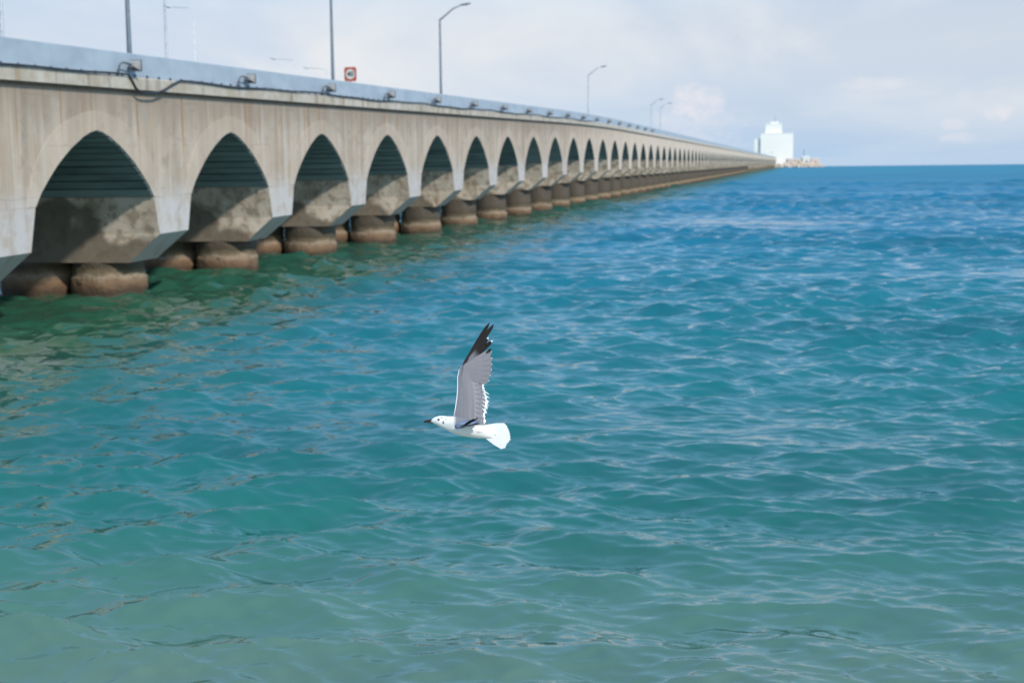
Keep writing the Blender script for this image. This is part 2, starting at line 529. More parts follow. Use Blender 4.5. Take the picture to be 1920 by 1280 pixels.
def build_water():
    rng = np.random.default_rng(5)
    # radii
    r = [0.5, 2.0, 4.0, 6.0, 8.0, 9.5]
    x = 10.5
    while x < 340:
        r.append(x)
        x += max(0.030, 0.0024 * x)
    while x < 9000:
        r.append(x)
        x *= 1.02
    r = np.array(r)
    fine = np.arange(-26.5, 26.6, 0.14)
    mid_r = np.arange(26.9, 47, 0.42)
    coarse = np.arange(50, 311, 4.0)
    mid_l = np.arange(360 - 46.8, 360 - 26.8, 0.42)
    a = np.radians(np.concatenate([fine, mid_r, coarse, mid_l]))
    nr, na = len(r), len(a)
    rr, aa = np.meshgrid(r, a, indexing='ij')
    X = (rr * np.sin(aa)).astype(np.float32)
    Y = (rr * np.cos(aa)).astype(np.float32)
    dr = np.gradient(r)
    sp = np.maximum(dr, r * R(0.14)).astype(np.float32)[:, None] * np.ones((1, na), np.float32)
    dcol = np.gradient(np.concatenate([fine, mid_r, coarse, mid_l]))
    dcol[:len(fine)] = 0.14
    dcol[len(fine):len(fine) + len(mid_r)] = 0.42
    dcol[len(fine) + len(mid_r):] = 4.0
    dcol[-len(mid_l):] = 0.42
    sp = np.maximum(sp, (r[:, None] * np.radians(dcol)[None, :]).astype(np.float32))
    sp[:, len(fine) + len(mid_r):len(fine) + len(mid_r) + len(coarse)] = 50
    NW = 190
    lam = np.exp(rng.uniform(np.log(0.13), np.log(3.6), NW))
    lam[:12] = rng.uniform(4.2, 13, 12)
    ang = np.radians(188 + rng.normal(0, 30, NW))           # travelling towards the shore
    ang[::9] += np.radians(rng.uniform(-50, 50, len(ang[::9])))
    lw = np.log(lam)
    slope = 0.10 + 0.19 * np.exp(-((lw - np.log(0.30)) / 0.55) ** 2) + 0.24 * np.exp(-((lw - np.log(1.5)) / 0.45) ** 2)
    slope = np.where(lam > 4, 0.11, slope)
    slope *= 0.345 / math.sqrt((slope ** 2).sum() / 2)      # total rms slope
    ph = rng.uniform(0, 2 * np.pi, NW)
    mod = np.ones_like(X)
    for L, amp in ((37, 0.18), (23, 0.16), (61, 0.18), (14, 0.16), (9, 0.12), (90, 0.15)):
        t_ = rng.uniform(0, 2 * np.pi)
        mod += amp * np.sin(2 * np.pi / L * (X * np.cos(t_) * 0.6 + Y * np.sin(t_)) + rng.uniform(0, 6))
    # calmer in the lee of the shore and beside the piers
    mod *= np.clip(0.85 + (Y - 10) / 120.0, 0.85, 1.1)
    Z = np.zeros_like(X)
    DX = np.zeros_like(X)
    DY = np.zeros_like(X)
    miss = np.zeros_like(X)
    for i in range(NW):
        k = 2 * np.pi / lam[i]
        dxi, dyi = math.sin(ang[i]), math.cos(ang[i])
        att = np.clip((lam[i] / sp - 1.9) / 1.8, 0, 1)
        miss += (1 - att ** 2) * slope[i] ** 2 / 2
        rows = np.where(att.max(axis=1) > 0)[0]
        if not len(rows):
            continue
        e = rows[-1] + 1
        A = (slope[i] / k) * att[:e] * mod[:e]
        if lam[i] > 2.4:                                     # longer waves build up away from the shore
            A = A * np.clip((Y[:e] - 20) / 60.0, 0.4, 1.9)
        arg = (k * (X[:e] * dxi + Y[:e] * dyi) + ph[i]).astype(np.float32)
        s_, c_ = np.sin(arg), np.cos(arg)
        Z[:e] += A * c_
        DX[:e] -= 0.72 * A * dxi * s_
        DY[:e] -= 0.72 * A * dyi * s_
    curve = (rr ** 2 / (2 * WR)).astype(np.float32)
    V = np.stack([X + DX, Y + DY, Z - curve], -1).reshape(-1, 3)
    idx = np.arange(nr * na).reshape(nr, na)
    nxt = np.roll(idx, -1, axis=1)
    q = np.stack([idx[:-1], nxt[:-1], nxt[1:], idx[1:]], -1).reshape(-1, 4)[:, ::-1]
    me = bpy.data.meshes.new('sea')
    me.vertices.add(len(V))
    me.vertices.foreach_set('co', V.astype(np.float32).ravel())
    me.loops.add(q.size)
    me.loops.foreach_set('vertex_index', q.astype(np.int32).ravel())
    me.polygons.add(len(q))
    me.polygons.foreach_set('loop_start', np.arange(0, q.size, 4, dtype=np.int32))
    me.polygons.foreach_set('use_smooth', np.ones(len(q), bool))
    me.update(calc_edges=True)
    alpha = np.sqrt(np.clip(miss, 0, None)) * 1.3
    ramp_ = np.clip((rr - 50) / 420.0, 0, 1)
    rough = np.clip(np.sqrt(alpha) * ramp_, 0.05, 0.62).astype(np.float32)
    atr = me.attributes.new('rough', 'FLOAT', 'POINT')
    atr.data.foreach_set('value', rough.ravel())
    o = link('sea', me, water_material())
    tag(o, 'rippled green to blue sea water reaching the horizon', kind='structure')
    return o


build_water()

# ------------------------------------------------------------------ the viaduct
TH = R(11.336)
BD = Vector((math.sin(TH), math.cos(TH), 0))         # along the bridge, away from the shore
BN = Vector((math.cos(TH), -math.sin(TH), 0))        # out of its near face
D0, S0, PITCHM = 23.842, 46.055, 12.0
WID = 9.5


def grade(s):
    if s < 95:
        return 0.0145 * s
    if s > 155:
        return 0.0145 * 125
    u = (s - 95) / 60.0
    return 0.0145 * (95 + 60 * (u - u * u / 2))


def BP(s, o, z, g=True):
    p = BD * (S0 + s) + BN * (o - D0)
    return (p.x, p.y, z + (grade(s) if g else 0.0))


def BPraw(s, o, z):
    return BP(s, o, z, False)


def plane_s(x, y, o):
    """distance along the bridge where the sight line through a photo point meets the vertical plane at offset o"""
    d = ray(x, y)
    t = -(D0 - o) / d.dot(BN)
    return t * d.dot(BD) - S0, CAM_H + t * d.z


bridge = empty('viaduct', BP(-6, -WID / 2, 0))
tag(bridge, 'long stained concrete arched viaduct running out over the sea', 'bridge')
bridge_inv = Matrix.Translation(bridge.location).inverted()


def part(name, me, mats, parent=None):
    """part in world coordinates under the viaduct (or under one of its parts)"""
    o = link(name, me, mats)
    o.parent = parent or bridge
    if parent is None:
        o.matrix_parent_inverse = bridge_inv
    return o


OPEN = [(0, 6.18), (0.45, 6.11), (0.95, 5.96), (1.74, 5.62), (2.3, 5.32), (2.8, 5.02), (3.4, 4.58), (3.9, 4.17), (4.3, 3.72)]
RING = [(0, 6.86), (0.5, 6.83), (1.05, 6.73), (1.95, 6.52), (2.6, 6.27), (3.15, 6.0), (3.8, 5.5), (4.35, 4.9), (4.85, 3.72)]
TOPZ, SPRZ, LEGZ, CAPZ = 7.53, 3.72, 2.30, 1.18


def resample(pts, n):
    L = [0]
    for a, b in zip(pts, pts[1:]):
        L.append(L[-1] + math.dist(a, b))
    return [(float(np.interp(L[-1] * i / n, L, [p[0] for p in pts])), float(np.interp(L[-1] * i / n, L, [p[1] for p in pts]))) for i in range(n + 1)]


def arch_wall_mesh(k, lod):
    mb = MB()
    c = PITCHM * k
    out = OPEN if lod < 2 else OPEN[::2]
    full = [(-x, z) for x, z in out[::-1]] + list(out[1:])
    G = 0.018 if lod < 2 else 0.0                   # half of the open joint between two spans
    for o, sgn in ((0.0, 1), (-WID, -1)):
        for (x0, z0), (x1, z1) in zip(full, full[1:]):
            mb.quad([(c + x0, o, z0), (c + x1, o, z1), (c + x1, o, TOPZ), (c + x0, o, TOPZ)])
        for e in (-1, 1):
            xa, xb = e * out[-1][0], e * (6 - G)
            mb.quad([(c + xa, o, SPRZ), (c + xb, o, SPRZ), (c + xb, o, TOPZ), (c + xa, o, TOPZ)])
    for e in (-1, 1):
        xb = e * (6 - G)
        mb.quad([(c + xb, 0, SPRZ), (c + xb, -WID, SPRZ), (c + xb, -WID, TOPZ), (c + xb, 0, TOPZ)])
        mb.quad([(c + e * out[-1][0], 0, SPRZ), (c + e * out[-1][0], -WID, SPRZ), (c + xb, -WID, SPRZ), (c + xb, 0, SPRZ)])
    mb.quad([(c - 6 + G, 0, TOPZ), (c + 6 - G, 0, TOPZ), (c + 6 - G, -WID, TOPZ), (c - 6 + G, -WID, TOPZ)])
    # neck set back under the coping, a recess added to darken the line there
    for o in (-0.14, -WID + 0.14):
        mb.quad([(c - 6 + G, o, TOPZ), (c + 6 - G, o, TOPZ), (c + 6 - G, o, 7.66), (c - 6 + G, o, 7.66)])
    # barrel; board ridges are modelled in it where the boards are not parts of their own
    if lod == 1:
        rs = resample(OPEN, 11)
        prof = []
        for (x0, z0), (x1, z1) in zip(rs, rs[1:]):
            prof += [(x0, z0), (x0 * .94 + x1 * .06 - 0.006, z0 * .94 + z1 * .06 - 0.05), (x0 * .1 + x1 * .9 - 0.006, z0 * .1 + z1 * .9 - 0.05)]
        prof.append(rs[-1])
        full = [(-x, z) for x, z in prof[::-1]] + prof[1:]
    for (x0, z0), (x1, z1) in zip(full, full[1:]):
        mb.quad([(c + x0, 0, z0), (c + x1, 0, z1), (c + x1, -WID, z1), (c + x0, -WID, z0)], m=1)
    return mb.mesh('arch_wall', fn=BP)


def ring_mesh(k, side):
    mb = MB()
    c = PITCHM * k
    g = 0.02
    n = len(OPEN)
    P = 0.014
    for i in range(n - 1):
        a0, a1, b0, b1 = OPEN[i], OPEN[i + 1], RING[i], RING[i + 1]
        f = lambda p, first: (c + side * (max(p[0], g) if first else p[0]), p[1])
        A0, A1, B0, B1 = f(a0, i == 0), f(a1, 0), f(b0, i == 0), f(b1, 0)
        fr = [(A0[0], P, A0[1]), (A1[0], P, A1[1]), (B1[0], P, B1[1]), (B0[0], P, B0[1])]
        bk = [(p[0], -0.01, p[2]) for p in fr]
        mb.quad(fr)
        mb.quad([fr[3], fr[2], bk[2], bk[3]])
        mb.quad([fr[0], fr[1], bk[1], bk[0]])
        if i == 0:
            mb.quad([fr[0], fr[3], bk[3], bk[0]])
        if i == n - 2:
            mb.quad([fr[1], fr[2], bk[2], bk[1]])
    return mb.mesh('arch_ring', fn=BP)


def pier_mesh(k, lod):
    """pier standing between span k and span k + 1"""
    mb = MB()
    c = PITCHM * k + 6
    hw = {SPRZ: 1.7, LEGZ: 1.3, CAPZ: 1.22}
    z1, z2, z3 = SPRZ - 0.004, LEGZ, CAPZ
    IN = 1.35
    rnd = random.Random(k)
    lev = [(z1, 0.0, hw[SPRZ]), (z2, 0.0, hw[LEGZ]), (z3, IN, hw[CAPZ])]
    for (za, ia, wa), (zb, ib, wb) in zip(lev, lev[1:]):
        front_m = 0
        mb.quad([(c - wa, -ia, za), (c + wa, -ia, za), (c + wb, -ib, zb), (c - wb, -ib, zb)], m=front_m)
        mb.quad([(c - wa, -WID + ia, za), (c + wa, -WID + ia, za), (c + wb, -WID + ib, zb), (c - wb, -WID + ib, zb)], m=front_m)
        ns = 8 if lod == 0 else 1
        for e in (-1, 1):
            for j in range(ns):
                t0, t1 = j / ns, (j + 1) / ns
                oa0, oa1 = -ia - (WID - 2 * ia) * t0, -ia - (WID - 2 * ia) * t1
                ob0, ob1 = -ib - (WID - 2 * ib) * t0, -ib - (WID - 2 * ib) * t1
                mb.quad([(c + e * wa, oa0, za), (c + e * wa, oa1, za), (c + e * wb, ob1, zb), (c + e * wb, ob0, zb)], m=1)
    a, b = lev[0], lev[-1]
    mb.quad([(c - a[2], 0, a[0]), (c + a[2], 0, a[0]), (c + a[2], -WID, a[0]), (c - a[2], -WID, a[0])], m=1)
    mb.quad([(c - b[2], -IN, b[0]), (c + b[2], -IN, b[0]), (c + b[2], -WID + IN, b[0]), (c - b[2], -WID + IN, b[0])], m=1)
    return mb.mesh('pier', fn=BP)


def pile_mesh(k, o, collar, n):
    rnd = random.Random(k * 7 + int(o * 10) + collar)
    g = grade(PITCHM * k + 6)
    c = PITCHM * k + 6
    if collar:
        lv = [(-2.5, 1.50), (-0.1, 1.51), (0.08, 1.49), (0.25, 1.50), (0.42, 1.48), (0.58, 1.49), (0.66, 1.47), (0.70, 1.2)]
    else:
        lv = [(-2.5, 1.40), (0.7, 1.42), (0.9, 1.41), (1.05, 1.42), (CAPZ + g + 0.002, 1.40)]
    mb = MB()
    rings = []
    jit = [rnd.uniform(-1, 1) for _ in range(n)]
    for i, (z, r) in enumerate(lv):
        ring = []
        for j in range(n):
            t = 2 * math.pi * j / n
            rr = r + jit[j] * 0.015 + rnd.uniform(-0.035, 0.035)
            zz = z + (0.05 * jit[(j + 3) % n] if (collar and i > 4) else 0)
            ring.append((c + rr * math.cos(t) * 0.88, o + rr * math.sin(t), zz))
        rings.append(ring)
    for a, b in zip(rings, rings[1:]):
        for j in range(n):
            q = (j + 1) % n
            mb.quad([a[j], a[q], b[q], b[j]])
    mb.quad(rings[-1])
    return sauto(mb.mesh('pile', fn=BPraw), 40)


KN = 60
for k in range(-1, KN):
    lod = 0 if k < 6 else (1 if k < 16 else 2)
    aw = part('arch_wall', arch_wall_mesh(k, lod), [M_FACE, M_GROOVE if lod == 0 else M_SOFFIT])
    if lod == 0:
        rs = resample(OPEN, 11)
        for side in (1, -1):
            for i in range(11):
                (x0, z0), (x1, z1) = rs[i], rs[i + 1]
                L = math.dist((x0, z0), (x1, z1))
                tx, tz = (x1 - x0) / L, (z1 - z0) / L
                nx, nz = tz, -tx                       # towards the opening
                if nz > 0:
                    nx, nz = -nx, -nz
                th = 0.05
                rr_ = random.Random(k * 100 + i * 2 + side)
                th += rr_.uniform(-0.015, 0.015)
                a, b = 0.05, L - 0.05
                pa, pb = (x0 + tx * a, z0 + tz * a), (x0 + tx * b, z0 + tz * b)
                mb = MB()
                cc = PITCHM * k
                q = [(cc + side * (p[0] + nx * d), p[1] + nz * d) for p, d in ((pa, -0.02), (pb, -0.02), (pb, th), (pa, th))]
                f0 = [(s, -0.03, z) for s, z in q]
                f1 = [(s, -WID + 0.03, z) for s, z in q]
                mb.quad(f0)
                mb.quad(f1)
                for j in range(4):
                    mb.quad([f0[j], f0[(j + 1) % 4], f1[(j + 1) % 4], f1[j]])
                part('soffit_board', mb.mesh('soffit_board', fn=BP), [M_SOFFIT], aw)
    if k < 14:
        for side in (1, -1):
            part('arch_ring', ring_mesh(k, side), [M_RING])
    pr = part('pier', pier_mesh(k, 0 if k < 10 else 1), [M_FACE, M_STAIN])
    for o in (-2.85, -5.88):
        if k > 30 and o < -4:
            continue
        n = 40 if k < 8 else 16
        part('pile', pile_mesh(k, o, False, n), [M_TIDE], pr)
        part('pile_collar', pile_mesh(k, o, True, n), [M_TIDE], pr)
    # coping blocks and parapet panels, two to a span
    for h in (0, 1):
        s0, s1 = PITCHM * k - 6 + 6 * h, PITCHM * k + 6 * h
        mb = MB()
        ns = 3
        prof = [(0.20, 7.66), (0.20, 8.06), (0.17, 8.10), (-0.35, 8.10), (-0.35, 7.664)]
        for j in range(ns):
            a, b = s0 + 0.008 + (5.984) * j / ns, s0 + 0.008 + 5.984 * (j + 1) / ns
            for i in range(len(prof)):
                p0, p1 = prof[i], prof[(i + 1) % len(prof)]
                mb.quad([(a, p0[0], p0[1]), (b, p0[0], p0[1]), (b, p1[0], p1[1]), (a, p1[0], p1[1])],
                        uvs=[(a, p0[1]), (b, p0[1]), (b, p1[1]), (a, p1[1])])
        for s_ in (s0 + 0.008, s1 - 0.008):
            mb.quad([(s_, p[0], p[1]) for p in prof])
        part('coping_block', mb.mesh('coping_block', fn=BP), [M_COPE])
        mb = MB()
        prof = [(0.10, 8.104), (0.10, 8.20), (0.085, 8.215), (-0.02, 8.94), (-0.04, 8.97), (-0.16, 8.97), (-0.16, 8.104)]
        for j in range(ns):
            a, b = s0 + 0.004 + 5.992 * j / ns, s0 + 0.004 + 5.992 * (j + 1) / ns
            for i in range(len(prof)):
                p0, p1 = prof[i], prof[(i + 1) % len(prof)]
                mb.quad([(a, p0[0], p0[1]), (b, p0[0], p0[1]), (b, p1[0], p1[1]), (a, p1[0], p1[1])],
                        uvs=[(a, p0[1]), (b, p0[1]), (b, p1[1]), (a, p1[1])])
        for s_ in (s0 + 0.004, s1 - 0.004):
            mb.quad([(s_, p[0], p[1]) for p in prof])
        part('parapet_panel', mb.mesh('parapet_panel', fn=BP), [M_PANEL])

# bolts along the foot of the parapet
bme = bpy.data.meshes.new('bolt')
bm = bmesh.new()
bmesh.ops.create_cone(bm, cap_ends=True, segments=6, radius1=0.075, radius2=0.05, depth=0.10)
bm.to_mesh(bme)
bm.free()
bme.materials.append(M_BOLT)
for i in range(64):
    s = -9.1 + i * 1.0
    o = link('bolt', bme)
    o.parent = bridge
    o.matrix_parent_inverse = bridge_inv
    o.location = BP(s, 0.105, 8.16)
    o.rotation_euler = (0, R(90), -TH)

# roadway, its far parapet and the part of the viaduct too far off to tell the spans apart
mb = MB()
ss = list(range(-18, 200, 6)) + list(range(200, 1640, 60))
for a, b in zip(ss, ss[1:]):
    mb.quad([(a, -0.36, 8.02), (b, -0.36, 8.02), (b, -WID + 0.36, 8.02), (a, -WID + 0.36, 8.02)])
    mb.quad([(a, -0.36, 7.7), (b, -0.36, 7.7), (b, -WID + 0.36, 7.7), (a, -WID + 0.36, 7.7)])
    mb.quad([(a, -0.36, 7.7), (b, -0.36, 7.7), (b, -0.36, 8.02), (a, -0.36, 8.02)])
    mb.quad([(a, -WID + 0.36, 7.7), (b, -WID + 0.36, 7.7), (b, -WID + 0.36, 8.02), (a, -WID + 0.36, 8.02)])
part('roadway', mb.mesh('roadway', fn=BP), [M_ROAD])
mb = MB()
for a, b in zip(ss, ss[1:]):
    pf = [(-WID + 0.35, 7.7), (-WID + 0.35, 8.9), (-WID, 8.9), (-WID, 7.7)]
    for i in range(4):
        p0, p1 = pf[i], pf[(i + 1) % 4]
        mb.quad([(a, p0[0], p0[1]), (b, p0[0], p0[1]), (b, p1[0], p1[1]), (a, p1[0], p1[1])])
part('far_parapet', mb.mesh('far_parapet', fn=BP), [M_PANEL])
mb = MB()
for k in range(KN, 136):
    c = PITCHM * k
    G = 0.0
    f4 = [(-4.3, SPRZ), (-2.6, 5.14), (0, 6.18), (2.6, 5.14), (4.3, SPRZ)]
    for (x0, z0), (x1, z1) in zip(f4, f4[1:]):
        mb.quad([(c + x0, 0, z0), (c + x1, 0, z1), (c + x1, 0, TOPZ), (c + x0, 0, TOPZ)])
        mb.quad([(c + x0, 0, z0), (c + x1, 0, z1), (c + x1, -WID, z1), (c + x0, -WID, z0)], m=1)
    for e in (-1, 1):
        mb.quad([(c + e * 4.3, 0, SPRZ), (c + e * 6, 0, SPRZ), (c + e * 6, 0, TOPZ), (c + e * 4.3, 0, TOPZ)])
        mb.quad([(c + e * 4.3, 0, SPRZ), (c + e * 6, 0, SPRZ), (c + e * 6, 0, LEGZ), (c + e * 4.7, 0, LEGZ)])
        mb.quad([(c + e * 4.7, 0, LEGZ), (c + e * 6, 0, LEGZ), (c + e * 6, -1.35, CAPZ), (c + e * 4.8, -1.35, CAPZ)])
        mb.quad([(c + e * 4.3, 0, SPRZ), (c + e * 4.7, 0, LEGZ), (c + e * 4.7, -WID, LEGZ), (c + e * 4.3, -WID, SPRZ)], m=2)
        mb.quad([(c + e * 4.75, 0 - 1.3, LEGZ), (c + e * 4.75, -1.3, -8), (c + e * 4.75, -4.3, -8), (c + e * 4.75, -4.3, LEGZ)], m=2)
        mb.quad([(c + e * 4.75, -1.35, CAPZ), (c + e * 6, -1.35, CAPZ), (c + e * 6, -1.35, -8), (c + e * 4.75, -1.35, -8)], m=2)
a, b = PITCHM * KN - 6, PITCHM * 135 + 6
mb.quad([(a, -0.14, TOPZ), (b, -0.14, TOPZ), (b, -0.14, 7.66), (a, -0.14, 7.66)])
for pf, mi in (([(0.20, 7.66), (0.20, 8.10), (-0.35, 8.10), (-0.35, 7.66)], 3), ([(0.10, 8.104), (-0.02, 8.97), (-0.16, 8.97), (-0.16, 8.104)], 4)):
    for i in range(4):
        p0, p1 = pf[i], pf[(i + 1) % 4]
        mb.quad([(a, p0[0], p0[1]), (b, p0[0], p0[1]), (b, p1[0], p1[1]), (a, p1[0], p1[1])],
                uvs=[(a, p0[1]), (b, p0[1]), (b, p1[1]), (a, p1[1])], m=mi)
mb.quad([(b, 0, 8), (b, -WID, 8), (b, -WID, -8), (b, 0, -8)])
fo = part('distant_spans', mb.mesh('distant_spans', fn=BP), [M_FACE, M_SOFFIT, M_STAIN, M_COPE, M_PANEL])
tag(fo, kind='stuff')

# ------------------------------------------------------------------ cable along the coping
rnd = random.Random(3)
pts = []
s = -9.0
while s < 122:
    if 2.3 < s < 6.6:
        z = float(np.interp(s, [2.3, 2.5, 2.8, 3.4, 4.2, 5.0, 5.8, 6.6], [8.1, 7.85, 7.62, 7.54, 7.56, 7.70, 7.95, 8.14]))
    else:
        z = 8.135 + 0.02 * math.sin(s * 0.9) + 0.045 * math.sin(s * 0.31 + 1)
    if -4 < s < 2.3:
        z -= 0.03 * (s + 4) / 6.3
    pts.append(BP(s, 0.245, z))
    s += 0.3 if s < 20 else 0.8
cable = link('cable', MB().tube(pts, 0.04, 6).mesh('cable', smooth=True), M_DARK)
tag(cable, 'dark cable trailing along the coping and hanging in a loop near the first floodlight', 'cable')

# ------------------------------------------------------------------ floodlights on the parapet
ORD = ['first', 'second', 'third', 'fourth', 'fifth', 'sixth', 'seventh', 'eighth', 'ninth', 'tenth', 'eleventh', 'twelfth',
       'thirteenth', 'fourteenth', 'fifteenth', 'sixteenth', 'seventeenth', 'eighteenth', 'nineteenth', 'twentieth']


def floodlight_meshes():
    """local axes: x along the bridge, y out of its face, z up; origin on the coping"""
    br = MB().tube([(-0.86, 0.0, -0.30), (-0.86, 0.06, 0.0), (-0.80, 0.10, 0.07), (-0.64, 0.12, 0.10), (-0.02, 0.14, 0.06)], 0.032, 8)
    br.box((-0.94, -0.09, -0.34), (-0.78, 0.05, -0.26))
    hd = MB()
    a = [(-0.10, 0.05, 0.00), (-0.10, 0.23, 0.00), (-0.10, 0.23, 0.12), (-0.10, 0.05, 0.12)]
    b = [(0.16, -0.02, -0.10), (0.16, 0.30, -0.10), (0.16, 0.30, 0.20), (0.16, -0.02, 0.20)]
    c = [(0.30, -0.05, -0.13), (0.30, 0.32, -0.13), (0.30, 0.32, 0.24), (0.30, -0.05, 0.24)]
    for p, q in ((a, b), (b, c)):
        for i in range(4):
            hd.quad([p[i], p[(i + 1) % 4], q[(i + 1) % 4], q[i]])
    hd.quad(a)
    hd.quad(c)
    rim = MB().box((0.302, -0.07, -0.155), (0.34, 0.345, 0.265))
    gl = MB().box((0.342, -0.03, -0.11), (0.352, 0.30, 0.22))
    cl = MB().box((-0.05, 0.02, -0.16), (0.24, 0.26, -0.132))
    return [('bracket', br, M_LAMPD), ('lamp_head', hd, M_LAMP), ('rim', rim, M_LAMPD), ('lens', gl, M_GLASS), ('base_plate', cl, M_LAMPD)]


fl = [(n_, mb_.mesh(n_, fn=lambda x, y, z: (x, -y, z)), m_) for n_, mb_, m_ in floodlight_meshes()]
for i in range(18):
    s = 2.35 + 11.15 * i
    e = empty('floodlight', BP(s, 0.17, 8.46), R(90) - TH)
    e.matrix_world = Matrix(((BD.x, -BN.x, 0, 0), (BD.y, -BN.y, 0, 0), (0, 0, 1, 0), (0, 0, 0, 1)))
    e.location = BP(s, 0.17, 8.46)
    e.scale = (1, 1, 1)
    for n_, me_, m_ in fl:
        o = link(n_, me_, m_, e)
    if i == 0:
        lb = 'grey floodlight on the parapet nearest the camera, above the cable loop'
    else:
        lb = ORD[i] + ' grey floodlight on the parapet counting from the left'
    tag(e, lb, 'floodlight', 'floodlights along the parapet')

# ------------------------------------------------------------------ street lamps


def street_lamp(base, height, arm, armv, label, m, group, r=0.10, rise=0.42):
    e = empty('street_lamp', base)
    zt = height
    link('pole', MB().tube([(0, 0, 0), (0, 0, 0.4), (0, 0, zt)], [r * 1.25, r * 1.15, r * 0.7], 12).mesh('pole', smooth=True), m, e)
    link('base_plate', MB().box((-0.22, -0.22, 0), (0.22, 0.22, 0.05)).mesh('base_plate'), m, e)
    av = Vector(armv).normalized()
    p = [Vector((0, 0, zt - 0.1)), Vector((0, 0, zt + 0.08)) + av * 0.25, Vector((0, 0, zt + arm * rise)) + av * arm * 0.6, Vector((0, 0, zt + arm * rise * 1.38)) + av * arm]
    link('arm', MB().tube(p, [r * 0.6, r * 0.6, r * 0.5, r * 0.45], 8).mesh('arm', smooth=True), m, e)
    hd = MB()
    o = p[-1]
    sd_ = Vector((-av.y, av.x, 0))
    sec = [(-0.12, 0.07, 0.05), (0.15, 0.15, 0.08), (0.5, 0.16, 0.085), (0.78, 0.11, 0.06), (0.86, 0.04, 0.03)]
    rings = []
    for (d, wd, hh) in sec:
        c = o + av * d + Vector((0, 0, d * 0.12))
        rings.append([c + sd_ * wd * math.cos(t) + Vector((0, 0, hh * math.sin(t))) for t in [2 * math.pi * j / 10 for j in range(10)]])
    for a, b in zip(rings, rings[1:]):
        for j in range(10):
            hd.quad([a[j], a[(j + 1) % 10], b[(j + 1) % 10], b[j]])
    hd.quad(rings[0])
    hd.quad(rings[-1])
    ho = link('lamp_head', hd.mesh('lamp_head', smooth=True), m if m is M_POLE3 else M_LAMPD, e)
    c = o + av * 0.4 + Vector((0, 0, -0.045))
    link('lens', MB().box((c.x - 0.1, c.y - 0.1, c.z - 0.04), (c.x + 0.1, c.y + 0.1, c.z + 0.02)).mesh('lens'), M_GLASS, ho)
    tag(e, label, 'street lamp', group)
    return e


OF = -WID + 0.62
for (px, py, arm, lb) in ((241, 60, 2.4, 'dark lamp post cut off by the top of the photo, above the nearest floodlight'),
                          (622, 60, 2.4, 'lamp post standing just left of the speed limit sign'),
                          (825, 60, 2.1, 'whole street lamp with curved arm, the tallest fully in view'),
                          (1103, 160, 2.1, 'pale street lamp far along the viaduct, left of the big cloud'),
                          (1221, 215, 1.9, 'small distant street lamp just before the big cloud'),
                          (1238, 218, 1.9, 'smallest street lamp at the edge of the big cloud')):
    s, _ = plane_s(px, py, OF)
    zt = 18.35 if s < 250 else 17.6
    zb = 8.02 + grade(s)
    street_lamp(BP(s, OF, 8.02), zt + (0 if s < 120 else 0.55) - zb, arm, BN, lb, M_POLE if s < 120 else M_POLE2, 'street lamps on the viaduct', 0.115)

# second, lower carriageway behind the viaduct (hidden by it) that carries the far row of lamps
deck = empty('rear_causeway', BPraw(60, -30, 0))
tag(deck, 'plain concrete road deck on round columns hidden behind the piles of the arched viaduct', 'bridge')
dinv = Matrix.Translation(deck.location).inverted()
mb = MB()
for a in range(-20, 400, 30):
    mb.quad([(a, -21, 8.2), (a + 30, -21, 8.2), (a + 30, -37, 8.2), (a, -37, 8.2)])
    mb.quad([(a, -21, 7.2), (a + 30, -21, 7.2), (a + 30, -37, 7.2), (a, -37, 7.2)])
    mb.quad([(a, -21, 8.2), (a + 30, -21, 8.2), (a + 30, -21, 7.2), (a, -21, 7.2)])
    mb.quad([(a, -37, 8.2), (a + 30, -37, 8.2), (a + 30, -37, 7.2), (a, -37, 7.2)])
dk = link('deck', mb.mesh('deck', fn=BPraw), M_FACE, deck)
dk.matrix_parent_inverse = dinv
for a in range(-5, 400, 30):
    for o_ in (-24, -34):
        c = link('column', MB().tube([BPraw(a, o_, -3), BPraw(a, o_, 7.19)], 0.8, 14).mesh('column', smooth=True), M_TIDE, deck)
        c.matrix_parent_inverse = dinv
for (px, py, o_, zt, lb) in ((3, 40, -22, 19.5, 'pale lamp post at the left edge of the photo'),
                             (310, 40, -22, 19.5, 'pale lamp post right of the dark one, behind the parapet'),
                             (362, 17, -34, None, 'thin faint street lamp behind the parapet with its arm pointing left'),
                             (553, 114, -34, None, 'faint far street lamp showing only its arm left of the lamp post by the sign'),
                             (612, 131, -34, None, 'faint far street lamp whose arm ends beside the post by the sign')):
    s, z = plane_s(px, py, o_)
    zt_ = zt or z
    street_lamp(BPraw(s, o_, 8.2), zt_ - 8.2, 1.8 if zt else 2.2, -BN, lb, M_POLE2 if zt else M_POLE3, 'street lamps on the rear causeway', 0.10 if zt else 0.065, 0.42 if zt else 0.08)

# ------------------------------------------------------------------ speed limit sign
M_RED = simple('sign_red', (0.50, 0.11, 0.055), 0.45, 0, 0.06)
M_SWH = simple('sign_white', (0.72, 0.71, 0.68), 0.45, 0, 0.05)
M_BLK = simple('sign_black', (0.02, 0.02, 0.02), 0.5)
so = -0.55
s, z = plane_s(657, 139.5, so)
zb = 8.02 + grade(s)
sign = empty('speed_limit_sign', BP(s, so, 8.02))
sign.matrix_world = Matrix(((BN.x, BD.x, 0, 0), (BN.y, BD.y, 0, 0), (0, 0, 1, 0), (0, 0, 0, 1)))
sign.location = BP(s, so, 8.02)
zc_ = z - zb
link('post', MB().tube([(0, 0.03, 0), (0, 0.03, zc_ + 0.25)], 0.035, 8).mesh('post'), M_POLE2, sign)


